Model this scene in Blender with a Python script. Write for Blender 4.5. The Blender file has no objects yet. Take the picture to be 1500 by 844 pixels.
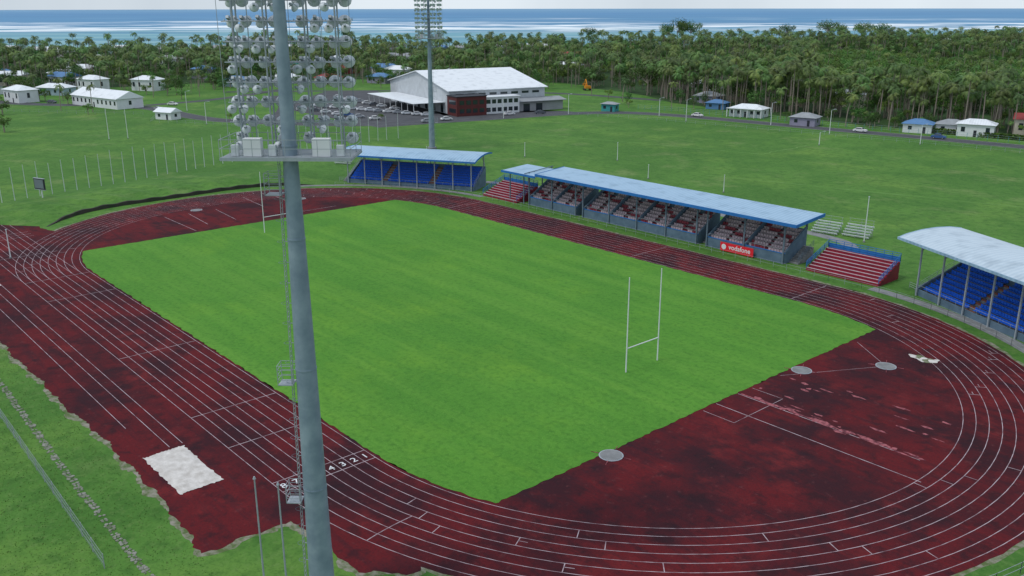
import bpy, math, random
import numpy as np
from mathutils import Vector, Matrix, Euler
random.seed(7); rng=np.random.default_rng(7)
scene=bpy.context.scene
COL=scene.collection
R=math.radians

# ------------------------------------------------------------------ materials
MATS={}
def mat(name,col,rough=0.8,var=0.0,scale=1.0,col2=None,metal=0.0,spec=0.3,bump=0.0,bscale=None,detail=4.0,thr=None,randv=0.0):
    if name in MATS: return MATS[name]
    m=bpy.data.materials.new(name); m.use_nodes=True; nt=m.node_tree; N=nt.nodes; Lk=nt.links
    b=N["Principled BSDF"]; b.inputs["Roughness"].default_value=rough; b.inputs["Metallic"].default_value=metal
    b.inputs["Specular IOR Level"].default_value=spec
    geo=N.new("ShaderNodeNewGeometry")
    c1=(*col,1)
    if col2 is None:
        k=var if var>0 else 0.12
        col2=tuple(c*(1-k*1.6) for c in col); 
    no=N.new("ShaderNodeTexNoise"); no.inputs["Scale"].default_value=scale; no.inputs["Detail"].default_value=detail; no.inputs["Roughness"].default_value=0.6
    Lk.new(geo.outputs["Position"],no.inputs["Vector"])
    ramp=N.new("ShaderNodeMapRange"); lo,hi=thr if thr else (0.3,0.7)
    ramp.inputs[1].default_value=lo; ramp.inputs[2].default_value=hi
    Lk.new(no.outputs[0],ramp.inputs[0])
    mx=N.new("ShaderNodeMix"); mx.data_type='RGBA'
    mx.inputs[6].default_value=c1; mx.inputs[7].default_value=(*col2,1)
    Lk.new(ramp.outputs[0],mx.inputs[0])
    out=mx.outputs[2]
    if randv>0:
        oi=N.new("ShaderNodeObjectInfo"); mr=N.new("ShaderNodeMapRange"); mr.inputs[3].default_value=1-randv; mr.inputs[4].default_value=1+randv
        Lk.new(oi.outputs["Random"],mr.inputs[0])
        hs=N.new("ShaderNodeHueSaturation"); Lk.new(mr.outputs[0],hs.inputs["Value"]); Lk.new(out,hs.inputs["Color"])
        mm=N.new("ShaderNodeMath"); mm.operation='MULTIPLY'; mm.inputs[1].default_value=7.31; fr=N.new("ShaderNodeMath"); fr.operation='FRACT'
        Lk.new(oi.outputs["Random"],mm.inputs[0]); Lk.new(mm.outputs[0],fr.inputs[0])
        mh=N.new("ShaderNodeMapRange"); mh.inputs[3].default_value=0.465; mh.inputs[4].default_value=0.53
        Lk.new(fr.outputs[0],mh.inputs[0]); Lk.new(mh.outputs[0],hs.inputs["Hue"]); out=hs.outputs[0]
    Lk.new(out,b.inputs["Base Color"])
    if bump>0:
        n2=N.new("ShaderNodeTexNoise"); n2.inputs["Scale"].default_value=bscale or scale*5; n2.inputs["Detail"].default_value=5
        Lk.new(geo.outputs["Position"],n2.inputs["Vector"])
        bp=N.new("ShaderNodeBump"); bp.inputs["Strength"].default_value=bump; bp.inputs["Distance"].default_value=0.1
        Lk.new(n2.outputs[0],bp.inputs["Height"]); Lk.new(bp.outputs[0],b.inputs["Normal"])
    MATS[name]=m; return m

def layered(name,base,layers,rough=0.9,spec=0.15,bump=0.3,bscale=6.0,rot=0.0):
    """base colour + list of (colour, noise scale, lo, hi, stretch(x,y[,rot]), strength)"""
    m=bpy.data.materials.new(name); m.use_nodes=True; nt=m.node_tree; N=nt.nodes; Lk=nt.links
    b=N["Principled BSDF"]; b.inputs["Roughness"].default_value=rough; b.inputs["Specular IOR Level"].default_value=spec
    geo=N.new("ShaderNodeNewGeometry")
    cur=None
    for i,(c,sc,lo,hi,st,k) in enumerate(layers):
        mp=N.new("ShaderNodeMapping"); mp.inputs["Scale"].default_value=(st[0],st[1],1); mp.inputs["Rotation"].default_value=(0,0,st[2] if len(st)>2 else rot)
        mp.inputs["Location"].default_value=(i*13.7,i*7.1,i*3.3)
        Lk.new(geo.outputs["Position"],mp.inputs["Vector"])
        no=N.new("ShaderNodeTexNoise"); no.inputs["Scale"].default_value=sc; no.inputs["Detail"].default_value=6; no.inputs["Roughness"].default_value=0.62
        Lk.new(mp.outputs[0],no.inputs["Vector"])
        mr=N.new("ShaderNodeMapRange"); mr.inputs[1].default_value=lo; mr.inputs[2].default_value=hi; mr.inputs[4].default_value=k
        Lk.new(no.outputs[0],mr.inputs[0])
        mx=N.new("ShaderNodeMix"); mx.data_type='RGBA'; mx.inputs[6].default_value=(*base,1); mx.inputs[7].default_value=(*c,1)
        if cur is not None: Lk.new(cur,mx.inputs[6])
        Lk.new(mr.outputs[0],mx.inputs[0]); cur=mx.outputs[2]
    Lk.new(cur,b.inputs["Base Color"])
    if bump>0:
        n2=N.new("ShaderNodeTexNoise"); n2.inputs["Scale"].default_value=bscale; n2.inputs["Detail"].default_value=4
        Lk.new(geo.outputs["Position"],n2.inputs["Vector"])
        bp=N.new("ShaderNodeBump"); bp.inputs["Strength"].default_value=bump; bp.inputs["Distance"].default_value=0.08
        Lk.new(n2.outputs[0],bp.inputs["Height"]); Lk.new(bp.outputs[0],b.inputs["Normal"])
    MATS[name]=m; return m

# ------------------------------------------------------------------ mesh builder
class MB:
    def __init__(s): s.v=[]; s.f=[]; s.m=[]; s.mats=[]
    def mi(s,m):
        if m not in s.mats: s.mats.append(m)
        return s.mats.index(m)
    def add(s,vs,fs,m):
        o=len(s.v); s.v.extend([tuple(v) for v in vs]); k=s.mi(m)
        for f in fs: s.f.append([i+o for i in f]); s.m.append(k)
    def box(s,x0,x1,y0,y1,z0,z1,m):
        s.add([(x0,y0,z0),(x1,y0,z0),(x1,y1,z0),(x0,y1,z0),(x0,y0,z1),(x1,y0,z1),(x1,y1,z1),(x0,y1,z1)],
              [(0,3,2,1),(4,5,6,7),(0,1,5,4),(1,2,6,5),(2,3,7,6),(3,0,4,7)],m)
    def beam(s,a,b,r,m,n=4,r2=None,cap=True):
        a=Vector(a);b=Vector(b);d=(b-a).normalized()
        u=d.cross(Vector((0,0,1)) if abs(d.z)<0.95 else Vector((1,0,0))).normalized(); w=d.cross(u)
        r2=r if r2 is None else r2; vs=[]
        for p,rr in ((a,r),(b,r2)):
            for i in range(n):
                t=2*math.pi*(i+0.5)/n; vs.append(p+(u*math.cos(t)+w*math.sin(t))*rr)
        fs=[(i,(i+1)%n,n+(i+1)%n,n+i) for i in range(n)]
        if cap: fs+=[tuple(range(n))[::-1],tuple(range(n,2*n))]
        s.add(vs,fs,m)
    def quad(s,pts,m): s.add(pts,[tuple(range(len(pts)))],m)
    def extr(s,prof,x0,x1,m,cap=True):
        n=len(prof); vs=[(x0,y,z) for y,z in prof]+[(x1,y,z) for y,z in prof]
        fs=[(i,n+i,n+(i+1)%n,(i+1)%n) for i in range(n)]
        if cap: fs+=[tuple(range(n)),tuple(range(2*n-1,n-1,-1))]
        s.add(vs,fs,m)
    def obj(s,name,parent=None,loc=(0,0,0),rot=0,smooth=False):
        me=bpy.data.meshes.new(name); me.from_pydata(s.v,[],s.f)
        for m in s.mats: me.materials.append(m)
        me.polygons.foreach_set("material_index",s.m)
        if smooth: me.polygons.foreach_set("use_smooth",[True]*len(me.polygons))
        me.update(); return link(name,me,parent,loc,rot)
def link(name,data,parent=None,loc=(0,0,0),rot=0):
    o=bpy.data.objects.new(name,data); COL.objects.link(o); o.location=loc
    o.rotation_euler=rot if isinstance(rot,(tuple,list)) else (0,0,rot)
    if parent: o.parent=parent
    return o
def empty(name,loc=(0,0,0),rot=0,parent=None):
    return link(name,None,parent,loc,rot)

# ------------------------------------------------------------------ palette
M_grass_field=layered("pitch_grass",(0.092,0.255,0.030),[((0.062,0.198,0.024),0.045,0.38,0.62,(1,1),0.85),((0.138,0.295,0.030),0.07,0.5,0.7,(1,1),0.7),
    ((0.060,0.195,0.024),0.5,0.40,0.58,(0.05,1.0,0.0),0.5),((0.120,0.28,0.038),0.28,0.48,0.60,(0.05,1.0,1.57),0.42),((0.034,0.125,0.015),1.6,0.46,0.72,(1,1),0.6),((0.145,0.32,0.05),4.0,0.5,0.75,(1,1),0.4)],bump=0.3,bscale=8)
M_ground=layered("ground_grass",(0.088,0.205,0.036),[((0.050,0.142,0.024),0.018,0.42,0.62,(1,1),0.9),((0.135,0.25,0.045),0.04,0.5,0.66,(1,1),0.8),
    ((0.052,0.145,0.024),0.12,0.48,0.60,(1,1),0.65),((0.18,0.24,0.085),0.085,0.56,0.70,(1,1),0.6),((0.034,0.105,0.017),0.6,0.48,0.66,(1,1),0.65),((0.13,0.22,0.06),1.5,0.52,0.7,(1,1),0.5),((0.03,0.09,0.014),4.0,0.5,0.72,(1,1),0.5)],bump=0.5,bscale=3)
M_track=layered("track_rubber",(0.108,0.0115,0.015),[((0.026,0.011,0.016),0.085,0.43,0.60,(1,1),0.82),((0.165,0.019,0.021),0.16,0.54,0.70,(1,1),0.8),
    ((0.016,0.010,0.014),0.45,0.52,0.66,(1,1),0.6),((0.026,0.012,0.018),0.5,0.5,0.66,(0.16,1.6),0.5),((0.19,0.065,0.065),1.3,0.60,0.76,(1,1),0.35),((0.022,0.011,0.015),4.0,0.48,0.7,(1,1),0.45)],rough=0.88,spec=0.10,bump=0.1,bscale=5)
M_white_line=mat("line_paint",(0.46,0.38,0.41),0.7,scale=0.8,col2=(0.16,0.09,0.11),thr=(0.42,0.68),detail=7)
M_pink=mat("worn_pink_paint",(0.34,0.10,0.115),0.8,scale=1.8,col2=(0.10,0.02,0.03),thr=(0.42,0.60))
M_dirt=mat("pale_dirt",(0.26,0.24,0.20),0.95,scale=1.3,col2=(0.085,0.125,0.04),thr=(0.36,0.60),bump=0.4,detail=8)
M_sand=mat("white_sand",(0.66,0.63,0.60),0.95,scale=1.2,col2=(0.44,0.41,0.38),bump=0.5)
M_stone=mat("path_stone",(0.25,0.25,0.22),0.95,scale=1.6,col2=(0.09,0.12,0.06),thr=(0.42,0.62),bump=0.6)
M_asph=mat("asphalt",(0.085,0.088,0.098),0.9,scale=0.15,col2=(0.055,0.057,0.065))
M_conc=mat("concrete",(0.25,0.255,0.26),0.9,scale=0.8,col2=(0.15,0.155,0.16),bump=0.2)
M_darkw=mat("dark_concrete",(0.06,0.045,0.045),0.9,scale=0.5,col2=(0.025,0.04,0.02))
M_pole=mat("galvanised_blue_grey",(0.16,0.21,0.26),0.5,scale=0.6,col2=(0.11,0.155,0.20),metal=0.1,detail=8)
M_mast=mat("galvanised_mast",(0.255,0.325,0.385),0.5,scale=0.7,col2=(0.175,0.235,0.295),metal=0.1,detail=9,thr=(.36,.64))
M_steel=mat("steel_grey",(0.36,0.40,0.44),0.5,metal=0.2,scale=2)
M_lamp=mat("lamp_housing",(0.58,0.62,0.65),0.35,scale=3)
M_glass=mat("lamp_glass",(0.50,0.58,0.62),0.1,scale=3,spec=0.8)
M_wht=mat("white_paint",(0.68,0.70,0.72),0.6,scale=0.6,var=0.07)
M_dk=mat("dark_steel",(0.03,0.035,0.045),0.6)
M_bluep=mat("blue_paint",(0.025,0.17,0.47),0.5,scale=0.6,col2=(0.02,0.13,0.38))
M_greyblue=mat("grey_blue_paint",(0.115,0.175,0.235),0.7,scale=0.7,col2=(0.07,0.115,0.16))
M_seatb=mat("blue_seat_plastic",(0.015,0.12,0.62),0.4,scale=1.5,var=0.1)
M_seatm=mat("maroon_seat_plastic",(0.28,0.05,0.07),0.5,scale=1.5,var=0.2)
M_seatw=mat("pale_seat_plastic",(0.52,0.42,0.45),0.5,scale=1.5,var=0.15)
M_redp=mat("red_bleacher_paint",(0.27,0.014,0.035),0.6,scale=0.8,col2=(0.16,0.014,0.03))
M_aisle=mat("aisle_paint",(0.25,0.08,0.05),0.8,scale=1)
M_sign=mat("red_banner_vinyl",(0.75,0.02,0.035),0.5)
M_win=mat("window_glass",(0.02,0.03,0.04),0.1,spec=0.8)
M_brown=mat("maroon_cladding",(0.11,0.026,0.026),0.7,scale=0.5)
def roofmat(name,c1,c2,ax=0,per=0.8):
    m=bpy.data.materials.new(name); m.use_nodes=True; nt=m.node_tree;N=nt.nodes;Lk=nt.links;b=N["Principled BSDF"]
    b.inputs["Roughness"].default_value=0.45
    tc=N.new("ShaderNodeTexCoord"); w=N.new("ShaderNodeTexWave"); w.bands_direction='X' if ax==0 else 'Y'; w.inputs["Scale"].default_value=0.314/per
    Lk.new(tc.outputs["Object"],w.inputs[0])
    no=N.new("ShaderNodeTexNoise"); no.inputs["Scale"].default_value=0.4; no.inputs["Detail"].default_value=7; Lk.new(tc.outputs["Object"],no.inputs["Vector"])
    a=N.new("ShaderNodeMath");a.operation='MULTIPLY';Lk.new(w.outputs[1],a.inputs[0]);Lk.new(no.outputs[0],a.inputs[1])
    mx=N.new("ShaderNodeMix");mx.data_type='RGBA';mx.inputs[6].default_value=(*c1,1);mx.inputs[7].default_value=(*c2,1);Lk.new(a.outputs[0],mx.inputs[0])
    mr=N.new("ShaderNodeMapRange"); mr.inputs[1].default_value=.52; mr.inputs[2].default_value=.72; mr.inputs[4].default_value=.4; Lk.new(no.outputs[0],mr.inputs[0])
    mx2=N.new("ShaderNodeMix");mx2.data_type='RGBA';mx2.inputs[7].default_value=(c2[0]*.6,c2[1]*.6,c2[2]*.6,1);Lk.new(mx.outputs[2],mx2.inputs[6]);Lk.new(mr.outputs[0],mx2.inputs[0])
    Lk.new(mx2.outputs[2],b.inputs["Base Color"])
    bp=N.new("ShaderNodeBump");bp.inputs["Strength"].default_value=0.5;bp.inputs["Distance"].default_value=0.05;Lk.new(w.outputs[1],bp.inputs["Height"]);Lk.new(bp.outputs[0],b.inputs["Normal"])
    MATS[name]=m;return m
M_roofb=roofmat("pale_blue_metal_roof",(0.31,0.46,0.60),(0.18,0.32,0.46))
M_roofw=roofmat("white_metal_roof",(0.76,0.79,0.82),(0.62,0.66,0.70))
M_roofl=roofmat("light_metal_roof",(0.48,0.57,0.64),(0.34,0.44,0.53))

# ------------------------------------------------------------------ ground, sea
D0=Vector((-0.7513,0.660)); R0=Vector((0.660,0.7513)); C0=Vector((109.15,-77.86))
def W(s,d):
    p=C0+R0*s+D0*d; return (p.x,p.y)
def shore(s):
    xs=[-6000,-1500,-500,0,400,900,1500,6000]; ds=[700,800,850,900,1060,1230,1300,1500]
    return float(np.interp(s,xs,ds))+14*math.sin(s*0.021)+9*math.sin(s*0.057+1)
mb=MB(); n=96; vs=[(0,0,0)]; rad=[300,3000,14000]
for r in rad:
    for i in range(n): vs.append((r*math.cos(2*math.pi*i/n),r*math.sin(2*math.pi*i/n),0))
fs=[(0,1+i,1+(i+1)%n) for i in range(n)]
for k in range(2):
    for i in range(n): a=1+k*n+i;b=1+k*n+(i+1)%n; fs.append((a,a+n,b+n,b))
mb.add(vs,fs,M_ground); mb.obj("ground")
def seamat():
    m=bpy.data.materials.new("sea_water"); m.use_nodes=True; nt=m.node_tree;N=nt.nodes;Lk=nt.links;b=N["Principled BSDF"]
    b.inputs["Roughness"].default_value=0.6; b.inputs["Specular IOR Level"].default_value=0.12
    tc=N.new("ShaderNodeTexCoord")   # object space: x = along shore, y = seaward
    sep=N.new("ShaderNodeSeparateXYZ"); Lk.new(tc.outputs["Object"],sep.inputs[0])
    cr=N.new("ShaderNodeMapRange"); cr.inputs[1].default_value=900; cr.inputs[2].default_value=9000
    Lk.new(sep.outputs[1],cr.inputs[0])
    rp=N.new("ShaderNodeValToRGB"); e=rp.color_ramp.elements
    e[0].position=0;e[0].color=(0.12,0.30,0.33,1);e[1].position=1;e[1].color=(0.15,0.31,0.47,1)  # paler seaward end stop: distance haze painted into the water colour
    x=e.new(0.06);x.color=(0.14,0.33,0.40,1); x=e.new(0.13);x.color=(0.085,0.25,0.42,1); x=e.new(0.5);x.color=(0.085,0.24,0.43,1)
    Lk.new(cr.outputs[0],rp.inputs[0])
    def noise(sx,sy,det=5):
        mp=N.new("ShaderNodeMapping"); mp.inputs["Scale"].default_value=(sx,sy,1); Lk.new(tc.outputs["Object"],mp.inputs[0])
        no=N.new("ShaderNodeTexNoise"); no.inputs["Scale"].default_value=1; no.inputs["Detail"].default_value=det; Lk.new(mp.outputs[0],no.inputs["Vector"]); return no.outputs[0]
    def mr(src,a,b2,c=0,d=1):
        q=N.new("ShaderNodeMapRange"); q.inputs[1].default_value=a;q.inputs[2].default_value=b2;q.inputs[3].default_value=c;q.inputs[4].default_value=d;Lk.new(src,q.inputs[0]);return q.outputs[0]
    def mul(a,b2):
        q=N.new("ShaderNodeMath");q.operation='MULTIPLY';Lk.new(a,q.inputs[0]);Lk.new(b2,q.inputs[1]);return q.outputs[0]
    cur=rp.outputs[0]
    for col,fac in (((0.06,0.17,0.31,1),mr(noise(0.0012,0.006),0.45,0.6,0,0.4)),
                    ((0.24,0.42,0.45,1),mul(mr(noise(0.003,0.012),0.48,0.60,0,0.8),mr(sep.outputs[1],2100,1500))),
                    ((0.82,0.86,0.88,1),mul(mr(noise(0.0040,0.012,8),0.50,0.545),mul(mr(sep.outputs[1],1550,1800),mr(sep.outputs[1],2400,2100)))),
                    ((0.80,0.84,0.86,1),mul(mul(mr(noise(0.0030,0.014,7),0.54,0.57),mr(noise(0.0008,0.0015,2),0.46,0.54)),mul(mr(sep.outputs[1],1250,1500),mr(sep.outputs[1],3600,2600))))):
        mx=N.new("ShaderNodeMix");mx.data_type='RGBA';Lk.new(fac,mx.inputs[0]);Lk.new(cur,mx.inputs[6]);mx.inputs[7].default_value=col;cur=mx.outputs[2]
    Lk.new(cur,b.inputs["Base Color"]); return m
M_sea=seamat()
mb=MB(); ss=np.concatenate([np.linspace(-13000,-1600,12),np.linspace(-1500,1900,120),np.linspace(2000,13000,12)])
vs=[];fs=[]
for s in ss:
    vs.append((s,shore(s),0)); far=math.sqrt(max(13900**2-s*s,1e4)); vs.append((s,max(far,shore(s)+5),0))
for i in range(len(ss)-1): fs.append((2*i,2*i+2,2*i+3,2*i+1))
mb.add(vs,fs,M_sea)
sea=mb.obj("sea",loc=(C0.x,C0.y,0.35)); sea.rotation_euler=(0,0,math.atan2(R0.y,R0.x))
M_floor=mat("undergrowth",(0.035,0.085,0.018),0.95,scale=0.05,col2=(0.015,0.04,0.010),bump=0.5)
FOREST=[(-900,-500),(-640,-190),(-440,-40),(-425,20),(-400,90),(-395,150),(-360,215),(-300,258),(-262,284),(-238,282),(-228,272),(-205,270),(-180,262),(-150,245),(-108,240),(-55,234),(0,246),(150,300),(500,600)]
shore_pts=[W(s,shore(s)-8) for s in np.linspace(1500,-1500,60)]
FP=FOREST+shore_pts
def inpoly(P,x,y):
    c=False;j=len(P)-1
    for i in range(len(P)):
        xi,yi=P[i];xj,yj=P[j]
        if (yi>y)!=(yj>y) and x<(xj-xi)*(y-yi)/(yj-yi)+xi: c=not c
        j=i
    return c
import bmesh
def sheet(name,poly,z,m,jit=0.0,step=None,parent=None,low=0.0):
    pts=[]; t=0
    if step:
        for i in range(len(poly)):
            a=Vector(poly[i]);b=Vector(poly[(i+1)%len(poly)]);k=max(1,int((b-a).length/step)); nn=Vector((-(b-a).y,(b-a).x)).normalized()
            for j in range(k):
                t+=step; o=low*(math.sin(t*.9)+math.sin(t*2.1+1)*.6+math.sin(t*.33+2)*.8)*.5
                p=a.lerp(b,j/k)+nn*o*min(1,j/3,(k-j)/3); pts.append((p.x+random.uniform(-jit,jit),p.y+random.uniform(-jit,jit)))
    else: pts=poly
    me=bpy.data.meshes.new(name);bm=bmesh.new()
    f=bm.faces.new([bm.verts.new((x,y,z)) for x,y in pts]); 
    bmesh.ops.triangulate(bm,faces=[f]); bmesh.ops.recalc_face_normals(bm,faces=bm.faces)
    for q in bm.faces:
        if q.normal.z<0: q.normal_flip()
    bm.to_mesh(me);bm.free();me.materials.append(m)
    return link(name,me,parent)
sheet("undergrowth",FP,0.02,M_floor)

# roads
def ribbon(mb,pts,w,z,m):
    vs=[];n=len(pts)
    for i,p in enumerate(pts):
        a=Vector(pts[max(i-1,0)]);b=Vector(pts[min(i+1,n-1)]);t=(b-a).normalized();nn=Vector((-t.y,t.x))
        p=Vector(p); vs+= [(*(p+nn*w/2),z),(*(p-nn*w/2),z)]
    mb.add(vs,[(2*i,2*i+1,2*i+3,2*i+2) for i in range(n-1)],m)
def smooth(pts,it=3):
    for _ in range(it):
        q=[pts[0]]
        for i in range(len(pts)-1):
            a=pts[i];b=pts[i+1]; q+=[(a[0]*.75+b[0]*.25,a[1]*.75+b[1]*.25),(a[0]*.25+b[0]*.75,a[1]*.25+b[1]*.75)]
        pts=q+[pts[-1]]
    return pts
main=smooth([(-420,10),(-340,22),(-297,66),(-235,62),(-205,75),(-172,100),(-160,140),(-150,189),(-128,208),(-60,214),(-20,219),(20,222),(90,232),(220,250)])
mb=MB(); ribbon(mb,main,7.5,0.012,M_asph); 
for sgn in (1,-1):
    pts=[];
    for i,p in enumerate(main):
        a=Vector(main[max(i-1,0)]);b=Vector(main[min(i+1,len(main)-1)]);t=(b-a).normalized();pts.append(Vector(p)+Vector((-t.y,t.x))*sgn*3.85)
    for i in range(len(pts)-1):
        a,b=pts[i],pts[i+1]; t=(b-a).normalized();nn=Vector((-t.y,t.x))*0.08
        mb.add([(*(a+nn),0),(*(b+nn),0),(*(b-nn),0),(*(a-nn),0),(*(a+nn),.12),(*(b+nn),.12),(*(b-nn),.12),(*(a-nn),.12)],[(4,5,6,7),(0,1,5,4),(2,3,7,6)],M_conc)
mb.obj("road")
sheet("parking_lot",[(-250,105),(-165,100),(-158,140),(-150,188),(-160,186),(-180,140),(-215,155),(-290,180),(-305,160)],0.008,M_asph)
mb=MB(); ribbon(mb,smooth([(-330,150),(-300,100),(-297,66)]),6,0.016,M_asph); ribbon(mb,smooth([(-335,120),(-300,170),(-230,240),(-160,250)]),6,0.018,M_asph); ribbon(mb,smooth([(-205,75),(-240,105),(-300,130)]),6,.014,M_asph); mb.obj("side_road")
mb=MB(); ribbon(mb,smooth([(34,58),(34,70),(25,76),(-30,74),(-60,62)]),2.5,0.008,M_conc); mb.obj("concrete_path")

# ------------------------------------------------------------------ track
HL=42.195
def stad(r,n=48,jit=0):
    pts=[]
    for i in range(n+1):
        a=-math.pi/2+math.pi*i/n; rr=r+random.uniform(-jit,jit); pts.append((HL+rr*math.cos(a),rr*math.sin(a)))
    if jit:
        for i in range(1,40): pts.append((HL-2*HL*i/40,r+random.uniform(-jit,jit)))
    for i in range(n+1):
        a=math.pi/2+math.pi*i/n; rr=r+random.uniform(-jit,jit); pts.append((-HL+rr*math.cos(a),rr*math.sin(a)))
    if jit:
        for i in range(1,40): pts.append((-HL+2*HL*i/40,-r+random.uniform(-jit,jit)))
    return pts
sheet("dirt_verge",stad(47.4,90,0.3),0.004,M_dirt)
apron=[(-96,-46),(-96,-36),(-60,-30),(30,-30),(50,-40),(60,-44),(57,-47.5),(48.3,-47.8),(47,-48.1),(46.4,-55.5),(30,-54.6),(5,-55.4),(-18,-55.6),(-52,-55),(-54,-48),(-80,-47.5)]
sheet("dirt_apron_edge",[(x+(.5 if x>46 else 0),y-0.5 if y<-47 else y) for x,y in apron],0.006,M_dirt,0.14,0.35,low=.5)
sheet("track_apron",apron,0.010,M_track,0.12,0.35,low=.35)
sheet("running_track",stad(46.9,90,0.12),0.014,M_track)
mb=MB(); ribbon(mb,[(-HL+50.2*math.cos(R(a)),50.2*math.sin(R(a))) for a in np.linspace(150,95,20)],1.6,.011,M_conc); ribbon(mb,[(HL+50.4*math.cos(R(a)),50.4*math.sin(R(a))) for a in np.linspace(85,-15,34)],2.0,.011,M_conc); mb.obj("stand_walkway")
gp=[]
for x in np.linspace(-56.2,56.2,225):
    y=36.1 if abs(x)<HL else math.sqrt(36.1**2-(abs(x)-HL)**2)
    gp.append((x,-y+random.uniform(-.1,.1)+.07*math.sin(x*1.7)))
gp+= [(56.2+random.uniform(-.12,.12),y) for y in np.linspace(-33,33,133)]
gp+=[(x,-y) for x,y in reversed(gp[:225])]
gp+= [(-56.8+random.uniform(-.12,.12),y) for y in np.linspace(33,-33,133)]
sheet("grass_pitch",gp,0.03,M_grass_field)
mk=empty("track_markings")
lw=0.062
def line(mb,a,b,w=lw,z=0.019,m=None):
    a=Vector(a[:2]);b=Vector(b[:2]);t=(b-a).normalized();nn=Vector((-t.y,t.x))*w/2
    mb.quad([(*(a+nn),z),(*(a-nn),z),(*(b-nn),z),(*(b+nn),z)],m or M_white_line)
def arc(mb,c,r,a0,a1,w=lw,z=0.019,m=None,n=64):
    for i in range(n):
        t0=a0+(a1-a0)*i/n;t1=a0+(a1-a0)*(i+1)/n
        q=[(c[0]+rr*math.cos(t),c[1]+rr*math.sin(t),z) for rr,t in ((r-w/2,t0),(r+w/2,t0),(r+w/2,t1),(r-w/2,t1))]
        mb.quad(q,m or M_white_line)
mb=MB()
LN=1.22
for k in range(9):
    r=36.5+LN*k
    arc(mb,(HL,0),r,-math.pi/2,math.pi/2); arc(mb,(-HL,0),r,math.pi/2,3*math.pi/2)
    line(mb,(-HL,r),(HL,r)); line(mb,(-HL,-r),(HL,-r))
    if k>0: line(mb,(-HL,-r),(-92,-r),z=0.020)
mb.obj("lane_lines",mk)
mb=MB()
def xline(x,y0=-36.5,y1=-36.5-8*LN,w=0.08): line(mb,(x,y0),(x,y1),w,0.022)
for x in (40.2,42.2,22,31,-60,-75,-77,-79,0,-42.2,-30): xline(x)
for x in (41.4,-42.2,10): xline(x,36.5,36.5+8*LN)
for y in (-49.2,-50.5): line(mb,(-50,y),(27,y),z=0.022)
line(mb,(-40,-52.3),(20,-52.3),z=0.022)
for base in (0.10,0.32,0.55,0.95,1.5,2.1,2.6):
    for k in range(8):
        r=36.5+LN*k; t=-math.pi/2+base+ (k*7.0*0.35)/r
        if random.random()<0.6:
            c,s=math.cos(t),math.sin(t); line(mb,(HL+r*c,r*s),(HL+(r+LN)*c,(r+LN)*s),0.075,0.022)
            if base in (0.32,2.1): arc(mb,(HL,0),r+0.5,t,t+0.02,0.06,0.022,n=2)
        t2=math.pi/2+base+(k*2.4)/r; c,s=math.cos(t2),math.sin(t2); line(mb,(-HL+r*c,r*s),(-HL+(r+LN)*c,(r+LN)*s),0.075,0.022)
pts=[(HL+ (36.5+LN*8*i/10)*math.cos(-math.pi/2+0.30-0.05*math.sin(i/10*1.5)), (36.5+LN*8*i/10)*math.sin(-math.pi/2+0.30-0.05*math.sin(i/10*1.5))) for i in range(11)]
for i in range(5,10): line(mb,pts[i],pts[i+1],0.1,0.024)
line(mb,(56.4,-2),(79,-2),0.09,0.022);line(mb,(56.4,2),(77,2),0.09,0.022)
line(mb,(63.4,22),(57,27),0.06,0.022);line(mb,(56.6,-4.5),(60.5,-4.5),0.06,0.022);line(mb,(60.5,-4.5),(60.5,4.5),0.06,0.022);line(mb,(60.5,4.5),(56.6,4.5),0.06,0.022);line(mb,(63.4,22),(56.6,10),0.05,0.022)
for (x,y) in ((-62,-8),(-62,-2),(-70,8),(-66,14)): line(mb,(x,y),(x-12,y+1),0.1,0.022)
line(mb,(-58,-12),(-74,-12),0.1,0.022); line(mb,(-60,10),(-60,20),0.1,0.022)
mb.obj("cross_marks",mk)
mb=MB()
for i in range(90):
    x=57+random.random()*20; y=2.3+random.gauss(0,0.2) if random.random()<.75 else random.uniform(1,12); l=random.uniform(.2,1.0); w=random.uniform(.08,.26)
    a=[(x+l*math.cos(t)*(1+random.uniform(-.35,.35)),y+w*math.sin(t)*(1+random.uniform(-.5,.5)),0.026+i*0.00005) for t in np.linspace(0,2*math.pi,11)[:-1]]
    mb.quad(a,M_pink)
mb.obj("worn_patches",mk)
digits=empty("lane_numbers",parent=mk)
for k in range(8):
    cu=bpy.data.curves.new("lane_digit",'FONT'); cu.body=str(k+1); cu.size=1.2; cu.align_x='CENTER'; cu.materials.append(M_wht); cu.offset=0.005
    link("digit_%d"%(k+1),cu,digits,(41.65,-36.5-LN*(k+0.5),0.024),R(90))
for (x,y) in ((56.9,-19.3),(63.4,22),(57.4,13.3),(-76,-4.4),(-72,18)):
    mb=MB(); 
    for (r,z,m) in ((1.2,0.045,M_steel),(1.08,0.06,M_conc)):
        a=[(r*math.cos(t),r*math.sin(t)) for t in np.linspace(0,2*math.pi,25)[:-1]]
        mb.add([(p[0],p[1],0) for p in a]+[(p[0],p[1],z) for p in a],[tuple(range(24,48))]+[(i,(i+1)%24,24+(i+1)%24,24+i) for i in range(24)],m)
    for t in (0.4,2.0,3.6,5.2):
        c,s=math.cos(t),math.sin(t); mb.beam((1.15*c,1.15*s,.02),(2.0*c,2.0*s,.02),.045,M_pink,4)
    mb.obj("throwing_circle",loc=(x,y,0.014))
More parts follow.
